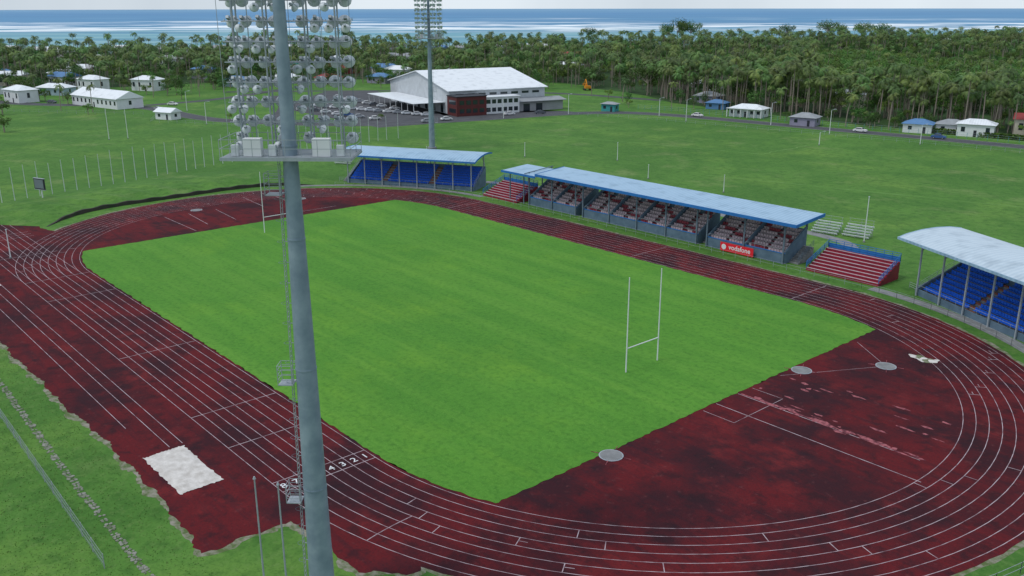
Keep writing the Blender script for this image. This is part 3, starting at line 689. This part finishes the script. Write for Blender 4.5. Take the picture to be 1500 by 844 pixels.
# sports hall
rt=empty("sports_hall",(-181,144,0),math.atan2(.975,.22)); EXC.append((-207,170,46))
Lh,Wd,he,hr=44,64,9.0,15.0
mb=MB(); mb.extr([(0,0),(0,he),(Wd/2,hr-.15),(Wd,he),(Wd,0)],0,Lh,cm("hall_wall",(.50,.53,.56))); mb.obj("walls",rt)
mb=MB(); mb.extr([(-1,he-.1),(Wd/2,hr),(Wd+1,he-.1),(Wd+1,he+.15),(Wd/2,hr+.28),(-1,he+.15)],-1,Lh+1,M_roofw); mb.obj("roof",rt)
mb=MB()
for i in range(8): mb.box(3+i*5.0,6.2+i*5.0,-.06,-.003,6.9,7.8,M_win)
for i in range(7): mb.box(-.06,-.003,6+i*8,8.5+i*8,.1,4,M_win)
mb.obj("openings",rt)
mb=MB(); mb.box(-1,12,-9,-.1,0,7.4,M_brown); mb.box(-1.3,12.2,-9.3,-.1,7.4,7.7,M_dk)
for i in range(4):
    for z in (1.2,4.4): mb.box(.2+i*2.9,2.2+i*2.9,-9.06,-9.003,z,z+1.6,M_win)
for z in (1.2,4.4): mb.box(-1.06,-1.003,-8,-2,z,z+1.6,M_win)
mb.obj("maroon_entrance_block",rt)
mb=MB(); mb.box(12.3,28,-7,-.1,0,6.5,WW); mb.box(12.2,28.3,-7.5,-.1,6.5,6.8,M_roofw)
for i in range(6):
    for z in (.9,4.1): mb.box(13+i*2.5,14.8+i*2.5,-7.06,-7.003,z,z+1.6,M_win)
mb.obj("office_block",rt)
mb=MB(); mb.box(28.3,50,-5,-.1,0,4,cm("annex_wall",(.33,.34,.36))); mb.extr([(-6.5,3.9),(-.1,4.9),(-.1,5.1),(-6.5,4.1)],28.4,51,RG); mb.box(31,34,-5.06,-5.003,0,3,M_win);mb.box(37,40,-5.06,-5.003,0,3,M_win); mb.obj("annex",rt)
mb=MB(); mb.extr([(4,4.3),(56,4.3),(56,4.5),(4,4.5)],-14,-.1,M_roofw)
for yy in np.linspace(4.5,55.5,9): mb.beam((-13.5,yy,0),(-13.5,yy,4.3),.12,M_wht,6)
mb.obj("carport_canopy",rt)

# ------------------------------------------------------------------ cars
def car(x,y,a,c):
    m=cm("car_paint_%d"%int(c[0]*100+c[2]*10),c); m.node_tree.nodes["Principled BSDF"].inputs["Roughness"].default_value=.3
    rt=empty("parked_car",(x,y,0.02),a)
    mb=MB(); pr=[(-2.2,.35),(-2.25,.8),(-2.1,.95),(-1.6,1.0),(-1.1,1.5),(.5,1.52),(1.15,1.02),(2.0,.88),(2.2,.7),(2.2,.35)]
    n=len(pr); vs=[]
    for s in (-1,1):
        for px,pz in pr: vs.append((px,s*(.86 if pz<1.05 else .68),pz))
    mb.add(vs,[(i,(i+1)%n,n+(i+1)%n,n+i) for i in range(n)]+[tuple(range(n)),tuple(range(2*n-1,n-1,-1))],m)
    mb.obj("body",rt)
    mb=MB()
    for s in (-1,1): mb.add([(-1.45,s*.84,1.06),(-1.05,s*.71,1.44),(.42,s*.71,1.45),(.98,s*.84,1.08)],[(0,1,2,3)],M_win)
    mb.add([(.6,-.62,1.5),(.6,.62,1.5),(1.15,.7,1.08),(1.15,-.7,1.08)],[(0,1,2,3)],M_win); mb.add([(-1.17,-.62,1.48),(-1.17,.62,1.48),(-1.6,.7,1.06),(-1.6,-.7,1.06)],[(0,1,2,3)],M_win)
    mb.obj("windows",rt); mb=MB()
    for px in (-1.35,1.35):
        for s in (-1,1): mb.beam((px,s*.68,.33),(px,s*.90,.33),.33,M_dk,12); mb.beam((px,s*.9,.33),(px,s*.92,.33),.18,M_steel,8)
    mb.obj("wheels",rt)
cl=[(.7,.7,.72),(.65,.67,.7),(.1,.11,.13),(.72,.72,.72),(.35,.37,.4),(.05,.12,.3)]
for i in range(14): car(-246+i*4.9+random.uniform(-.5,.5),118+i*1.2+random.uniform(-.5,.5),1.2+random.uniform(-.1,.1),cl[(i*i)%6])
for i in range(8): car(-268+i*8+random.uniform(-2,2),146-i*1.2,1.2+random.uniform(-.1,.1),cl[(i*5+1)%6])
for i in range(7): car(-236+i*8.5+random.uniform(-2,2),108+i*.6+random.uniform(-1,1),1.2+random.uniform(-.1,.1),cl[(i*5+3)%6])
for (x,y,a,i) in ((-163,160,1.3,0),(-158,172,1.2,2),(-166,131,1.3,3),(-166,122,1.3,4),(-290,75,.6,0),(-275,63,.1,4),(-110,211,.1,3),(-335,38,.5,2),(-20,220,.2,5),(-45,216,.2,0)): car(x,y,a,cl[i])
rt=empty("excavator",(-219,262,0),2.6); MO=cm("excavator_yellow",(.65,.25,.02)); mb=MB()
for s in (-1,1): mb.extr([(s*1.5-.35,.2),(s*1.5-.35,.9),(s*1.5+.35,.9),(s*1.5+.35,.2)],-2.2,2.2,M_dk)
mb.obj("tracks",rt); mb=MB(); mb.box(-2.2,1.2,-1.4,1.4,1.1,2.3,MO); mb.box(-.2,1.3,.2,1.4,2.3,3.4,MO); mb.box(0,1.33,.3,1.43,2.5,3.2,M_win); mb.obj("cab",rt)
mb=MB(); mb.beam((1,-.2,1.8),(4.5,-.2,5.2),.32,MO,4); mb.beam((4.5,-.2,5.2),(7.3,-.2,2.8),.24,MO,4); mb.extr([(-.8,2.9),(.4,2.9),(.4,1.8),(-.8,1.8)],6.9,7.9,MO); mb.obj("boom",rt)
EXC.append((-219,262,9))

wire_fence("boundary_fence",[(-143,214),(-125,218),(-60,222.5),(-20,226),(20,230),(90,240),(200,258)],1.9,3,0,3,mat("teal_fence",(.08,.28,.30),.7),M_steel,.06,.03)
wire_fence("field_fence",[(-148,178),(-120,188),(-60,197),(-10,205),(60,214)],1.2,4,0,2,M_steel,M_steel,.04,.02)
wire_fence("field_fence",[(-260,58),(-235,45),(-215,57),(-175,78)],1.3,4,0,2,M_steel,M_steel,.04,.02)
wire_fence("field_fence",[(-380,-30),(-300,20),(-262,52)],1.3,4,0,2,M_steel,M_steel,.04,.02)
mb=MB(); mpl=layered("pale_grass_line",(.09,.21,.04),[((.15,.27,.08),.3,.4,.6,(1,1),.9)])
for a,b in (((-150,120),(-40,150)),((-40,150),(-40,175)),((-150,120),(-150,160)),((-30,110),(60,135))):
    n=14; pp=[(a[0]+(b[0]-a[0])*i/n+random.uniform(-.5,.5),a[1]+(b[1]-a[1])*i/n+random.uniform(-.5,.5)) for i in range(n+1)]
    ribbon(mb,pp,.5,.012,mpl)
mb.obj("old_pitch_lines")

# ------------------------------------------------------------------ vegetation
M_leaf=mat("leaf",(.080,.170,.030),.6,scale=.6,col2=(.022,.066,.014),randv=.45,spec=.25)
M_leafl=mat("leaf_light",(.12,.235,.036),.6,scale=.6,col2=(.04,.11,.02),randv=.35,spec=.25)
M_palm=mat("palm_leaf",(.145,.225,.05),.5,scale=1.0,col2=(.045,.10,.022),randv=.4,spec=.35)
M_trunk=mat("bark",(.27,.23,.19),.9,scale=2)
def broadleaf(seed,H,Rc,nb,nl,lm,ls=.75):
    r=random.Random(seed); mb=MB(); th=H*.45
    mb.beam((0,0,0),(r.uniform(-.4,.4),r.uniform(-.4,.4),th),.35,M_trunk,7,.2)
    blobs=[]
    for i in range(nb):
        a=r.uniform(0,6.28); q=math.sqrt(r.random())*Rc*.75; z=H*.42+r.random()*H*.46*(1-(q/Rc)**2*.6)
        blobs.append((q*math.cos(a),q*math.sin(a),z,r.uniform(.24,.46)*Rc))
        mb.beam((0,0,th*.8),(q*math.cos(a)*.9,q*math.sin(a)*.9,z),.14,M_trunk,5,.04)
    for (bx,by,bz,br) in blobs:
        for k in range(nl):
            u=r.gauss(0,1);v=r.gauss(0,1);w=r.gauss(0,1)*.8+.25; l=math.sqrt(u*u+v*v+w*w)+1e-6; rr=br*(.6+.6*r.random())
            p=Vector((bx+u/l*rr,by+v/l*rr,bz+w/l*rr*.8)); n=Vector((u/l+r.uniform(-.6,.6),v/l+r.uniform(-.6,.6),w/l+.3+r.uniform(-.5,.5))).normalized()
            t=n.cross(Vector((r.random()-.5,r.random()-.5,r.random()-.5))).normalized(); b=n.cross(t); s=ls*r.uniform(.5,1.2)
            mb.quad([p-t*s*.5,p+b*s*.32,p+t*s*.6,p-b*s*.32],lm)
    return mb
def palm(seed,H,nf=17,fl=3.6):
    r=random.Random(seed); mb=MB(); lean=r.uniform(.3,1.6); a0=r.uniform(0,6.28); pts=[]
    for i in range(7): t=i/6; pts.append(Vector((lean*t*t*math.cos(a0),lean*t*t*math.sin(a0),H*t)))
    for i in range(6): mb.beam(pts[i],pts[i+1],.22-.015*i,M_trunk,6,.22-.015*(i+1))
    c=pts[-1]
    for k in range(nf):
        a=k*2.399+r.uniform(-.2,.2); el=r.uniform(-.35,1.1); L=fl*r.uniform(.8,1.1)
        d=Vector((math.cos(a),math.sin(a),0)); side=Vector((-math.sin(a),math.cos(a),0)); sp=[]
        n=9; p=c.copy(); e=el
        for i in range(n+1): sp.append((p.copy(),e)); p=p+(d*math.cos(e)+Vector((0,0,math.sin(e))))*L/n; e-=.19+.04*i*.4
        for i in range(n):
            p0,e0=sp[i];p1,_=sp[i+1]; mb.quad([p0-side*.035,p0+side*.035,p1+side*.03,p1-side*.03],M_palm)
            ll=.95*math.sin(math.pi*min(1,(i+1.2)/(n+1)))+.18
            for sg in (-1,1):
                for q in (0,.5):
                    b=p0.lerp(p1,q); tip=b+side*sg*ll*.85+(p1-p0).normalized()*ll*.45-Vector((0,0,ll*.38*r.uniform(.6,1.5)))
                    mb.quad([b,b+(p1-p0)*.42,tip],M_palm)
    return mb
def scatter(name,protomb,pts):
    mb=MB()
    for x,y,a,s,*z in pts:
        h=s/2; c,sn=math.cos(a),math.sin(a); zz=z[0] if z else 0.0
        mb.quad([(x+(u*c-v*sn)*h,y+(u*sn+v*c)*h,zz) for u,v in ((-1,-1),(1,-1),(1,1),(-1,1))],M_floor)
    o=mb.obj(name); o.instance_type='FACES'; o.use_instance_faces_scale=True; o.instance_faces_scale=1.0
    o.show_instancer_for_render=False; o.show_instancer_for_viewport=False
    p=protomb.obj("tree_form",o); return o
def ok(x,y,m=0):
    for ex,ey,er in EXC:
        if (x-ex)**2+(y-ey)**2<(er+m)**2:return False
    return True
types={"b1":[], "b2":[], "b3":[], "b4":[], "sh":[], "p1":[], "p2":[], "p3":[]}
def zone_light(s,d):
    ang=s/d
    return (0.33<ang<0.62 and 400<d<820) or (0.12<ang<.3 and 560<d<700)
for d in np.arange(300,1290,8.2):
    wmax=d*0.74
    for s in np.arange(-wmax,wmax,8.2*(1 if d<800 else 1.25)):
        s2=s+random.uniform(-4,4); d2=d+random.uniform(-4,4); x,y=W(s2,d2)
        if d2>shore(s2)-12 or not inpoly(FP,x,y): continue
        ang=s2/d2
        left=ang<-0.05
        if not ok(x,y,0): continue
        if left and random.random()<(.12 if d<620 else .05): continue
        nz=math.sin(x*.013+1)*math.sin(y*.011)+.4*math.sin(x*.045)*math.cos(y*.04)
        a=random.uniform(0,6.28)
        if zone_light(s2,d2) and nz>-.5:
            types["sh"].append((x,y,a,random.uniform(.7,1.15))); 
            if random.random()<.16: types["p2"].append((x+3,y,a,random.uniform(.7,1.0)))
            continue
        rr=random.random(); pp=.72 if nz>0 else .45
        sc=random.uniform(.45,.92)*(0.85 if left else 1)
        if random.random()<.04: sc*=1.5
        if rr<pp: types[random.choice(("p1","p2","p3"))].append((x,y,a,random.uniform(.75,1.3)))
        if rr>pp*.6: types[random.choice(("b1","b2","b3","b4"))].append((x,y,a,sc))
for i in range(260):
    x=-190+200*random.random()+random.uniform(-6,6); y=np.interp(x,[-190,-150,-110,-55,0,20],[272,250,246,240,250,256])+random.uniform(-3,30)
    if ok(x,y,-2): types[random.choice(("p1","p2","p3"))].append((x,y,random.uniform(0,6),random.uniform(.8,1.3)))
for i in range(30):
    x=random.uniform(-75,10); y=np.interp(x,[-75,10],[228,240])+random.uniform(0,8)
    if ok(x,y,-1): types[random.choice(("b1","b3","p2"))].append((x,y,random.uniform(0,6),random.uniform(.35,.6)))
for i in range(50):
    x=random.uniform(0,190); y=252+ x*.35+random.uniform(0,25); types[random.choice(("p1","p2","b1"))].append((x,y,random.uniform(0,6),random.uniform(.7,1.1)))
for (x,y,s) in ((-618,832,2.1),(-606,842,1.9),(-630,822,1.7),(-520,1010,1.9),(-500,1000,1.6),(-470,1010,1.8),(-455,1020,1.7),(-560,980,1.5),(-700,760,1.3),(-850,500,1.3),(-420,960,1.4),(-300,1000,1.5),(-280,1010,1.3),(-330,985,1.4)):
    types["b2"].append((x,y,random.uniform(0,6),s))
for i in range(480):
    x=random.uniform(-470,-325); y=random.uniform(-20,300)
    if x>-400 and 15<y<75 and random.random()<.6: continue
    if inpoly([(-330,20),(-330,170),(-262,262),(-150,262),(-150,60)],x,y) or not ok(x,y,-3): continue
    types[random.choice(("b1","b3","p1","p2","p3"))].append((x,y,random.uniform(0,6),random.uniform(.45,.95)))
for i in range(190):
    x=random.uniform(-340,-235);y=random.uniform(205,300)
    if ok(x,y): types[random.choice(("b1","b3","b4","p1","p3"))].append((x,y,random.uniform(0,6),random.uniform(.45,.95)))
# loose palms and shrubs standing in the open near the houses and roads
for (x,y,k,s) in ((-285,40,"p1",.8),(-278,36,"b3",.5),(-300,32,"p2",.9),(-325,42,"b1",.5),(-312,88,"b3",.5),(-320,100,"p1",.9),(-318,130,"b1",.7),(-312,140,"p3",.8),(-325,155,"b4",.6),(-300,190,"b1",.6),(-292,200,"p1",.9),(-280,212,"p2",1),(-262,225,"b3",.7),
    (-250,232,"p3",.9),(-240,238,"b1",.7),(-195,240,"p1",.8),(-182,238,"b3",.5),(-168,232,"p2",.9),(-158,224,"b1",.5),(-150,216,"b3",.4),(-135,226,"p1",.8),(-128,232,"b1",.5),(-112,230,"p3",.8),(-84,228,"p1",.85),(-80,226,"b3",.4),(-56,226,"p2",1),(-48,228,"b1",.45),(-42,230,"p1",.9),
    (-5,240,"p3",.9),(3,238,"b3",.5),(-222,70,"b3",.3),(-182,112,"b3",.3),(-170,180,"b3",.3)): types[k].append((x,y,random.uniform(0,6),s))
scatter("distant_broadleaf_trees",broadleaf(1,12,5.8,11,90,M_leaf,.65),types["b1"])
scatter("distant_broadleaf_trees",broadleaf(2,13,7.5,15,95,M_leaf,.8),types["b2"])
scatter("distant_broadleaf_trees",broadleaf(3,10,5,9,95,M_leafl,.65),types["b3"])
scatter("distant_broadleaf_trees",broadleaf(6,15,5,12,85,M_leafl,.65),types["b4"])
scatter("distant_scrub",broadleaf(4,5.5,5.2,10,60,M_leafl,.7),types["sh"])
scatter("distant_palm_trees",palm(1,13),types["p1"]); scatter("distant_palm_trees",palm(2,11,15,3.3),types["p2"]); scatter("distant_palm_trees",palm(3,15,18,3.8),types["p3"])
def single(name,mb,x,y,s=1,a=0):
    o=mb.obj(name,loc=(x,y,0),rot=a); o.scale=(s,s,s); return o
single("broadleaf_tree",broadleaf(11,8,3.6,8,90,M_leafl,.6),-241,-3,.8)
single("broadleaf_tree",broadleaf(12,8,3.6,8,90,M_leaf,.6),-300,10,.9)
mb=MB(); r=random.Random(5)
for i in range(6000):
    t=r.random(); x=-35+75*t; y=231+ (x+35)*.12; p=Vector((x,y+r.uniform(-.8,.8),r.uniform(.1,1.7))); n=Vector((r.gauss(0,1),r.gauss(0,1),r.gauss(0,1))).normalized(); q=n.orthogonal().normalized(); b=n.cross(q); s=.35
    mb.quad([p-q*s,p+b*s*.7,p+q*s,p-b*s*.7],M_leaf)
mb.obj("hedge")
mb=MB(); r=random.Random(9)
for i in range(9000):
    x=r.uniform(-20,60); y=r.uniform(-68,-55.8)
    if y>-55.7 and x<47.5: continue
    if -59.9<y<-58.9: continue
    h=r.uniform(.03,.10); a=r.uniform(0,6.28); w=.05; c,s=math.cos(a)*w,math.sin(a)*w
    mb.quad([(x-c,y-s,0),(x+c,y+s,0),(x+r.uniform(-.08,.08),y+r.uniform(-.08,.08),h)],M_leafl)
mb.obj("grass_tufts")

# ------------------------------------------------------------------ world, sun
w=bpy.data.worlds.new("World"); scene.world=w; w.use_nodes=True; nt=w.node_tree; N=nt.nodes; bg=N["Background"]
sky=N.new("ShaderNodeTexSky"); sky.sky_type='NISHITA'; sky.sun_disc=False; EL,AZ=R(58),R(200)
sky.sun_elevation=EL; sky.sun_rotation=AZ; sky.air_density=1.0; sky.dust_density=1.0; sky.ozone_density=2.0
tc=N.new("ShaderNodeTexCoord"); sp=N.new("ShaderNodeSeparateXYZ"); mxm=N.new("ShaderNodeMath"); mxm.operation='MAXIMUM'; mxm.inputs[1].default_value=0.03; cb=N.new("ShaderNodeCombineXYZ")
nt.links.new(tc.outputs["Generated"],sp.inputs[0]); nt.links.new(sp.outputs[0],cb.inputs[0]); nt.links.new(sp.outputs[1],cb.inputs[1]); nt.links.new(sp.outputs[2],mxm.inputs[0]); nt.links.new(mxm.outputs[0],cb.inputs[2])
nt.links.new(cb.outputs[0],sky.inputs[0])
cn=N.new("ShaderNodeTexNoise"); cn.inputs["Scale"].default_value=3; cn.inputs["Detail"].default_value=6; nt.links.new(cb.outputs[0],cn.inputs["Vector"])
cr=N.new("ShaderNodeValToRGB"); cr.color_ramp.elements[0].position=.35; cr.color_ramp.elements[0].color=(.54,.62,.72,1); cr.color_ramp.elements[1].position=.65; cr.color_ramp.elements[1].color=(.76,.84,.93,1); nt.links.new(cn.outputs[0],cr.inputs[0])
sc=N.new("ShaderNodeVectorMath"); sc.operation='SCALE'; sc.inputs[3].default_value=8.0; nt.links.new(cr.outputs[0],sc.inputs[0])
mx=N.new("ShaderNodeMix"); mx.data_type='RGBA'; mx.inputs[0].default_value=.82; nt.links.new(sky.outputs[0],mx.inputs[6]); nt.links.new(sc.outputs[0],mx.inputs[7])
nt.links.new(mx.outputs[2],bg.inputs[0]); bg.inputs[1].default_value=0.135
sl=bpy.data.lights.new("sun",'SUN'); sl.energy=1.5; sl.angle=R(14); sl.color=(1,.97,.92)
so=link("sun",sl); sd=Vector((math.sin(AZ)*math.cos(EL),math.cos(AZ)*math.cos(EL),math.sin(EL))); so.rotation_euler=(-sd).to_track_quat('-Z','Y').to_euler()
scene.view_settings.view_transform='Standard'; scene.view_settings.look='None'; scene.view_settings.exposure=0
# ------------------------------------------------------------------ camera
cd=bpy.data.cameras.new("camera"); cd.sensor_width=36; cd.lens=1319.6/1500*36; cd.clip_start=.5; cd.clip_end=40000
co=link("camera",cd,loc=(109.15,-77.86,41.31)); pitch=.30343
fwd=Vector((D0.x*math.cos(pitch),D0.y*math.cos(pitch),-math.sin(pitch)))
q=fwd.to_track_quat('-Z','Y'); co.rotation_euler=(q.to_matrix()@Matrix.Rotation(-0.0015,3,'Z')).to_euler()
scene.camera=co
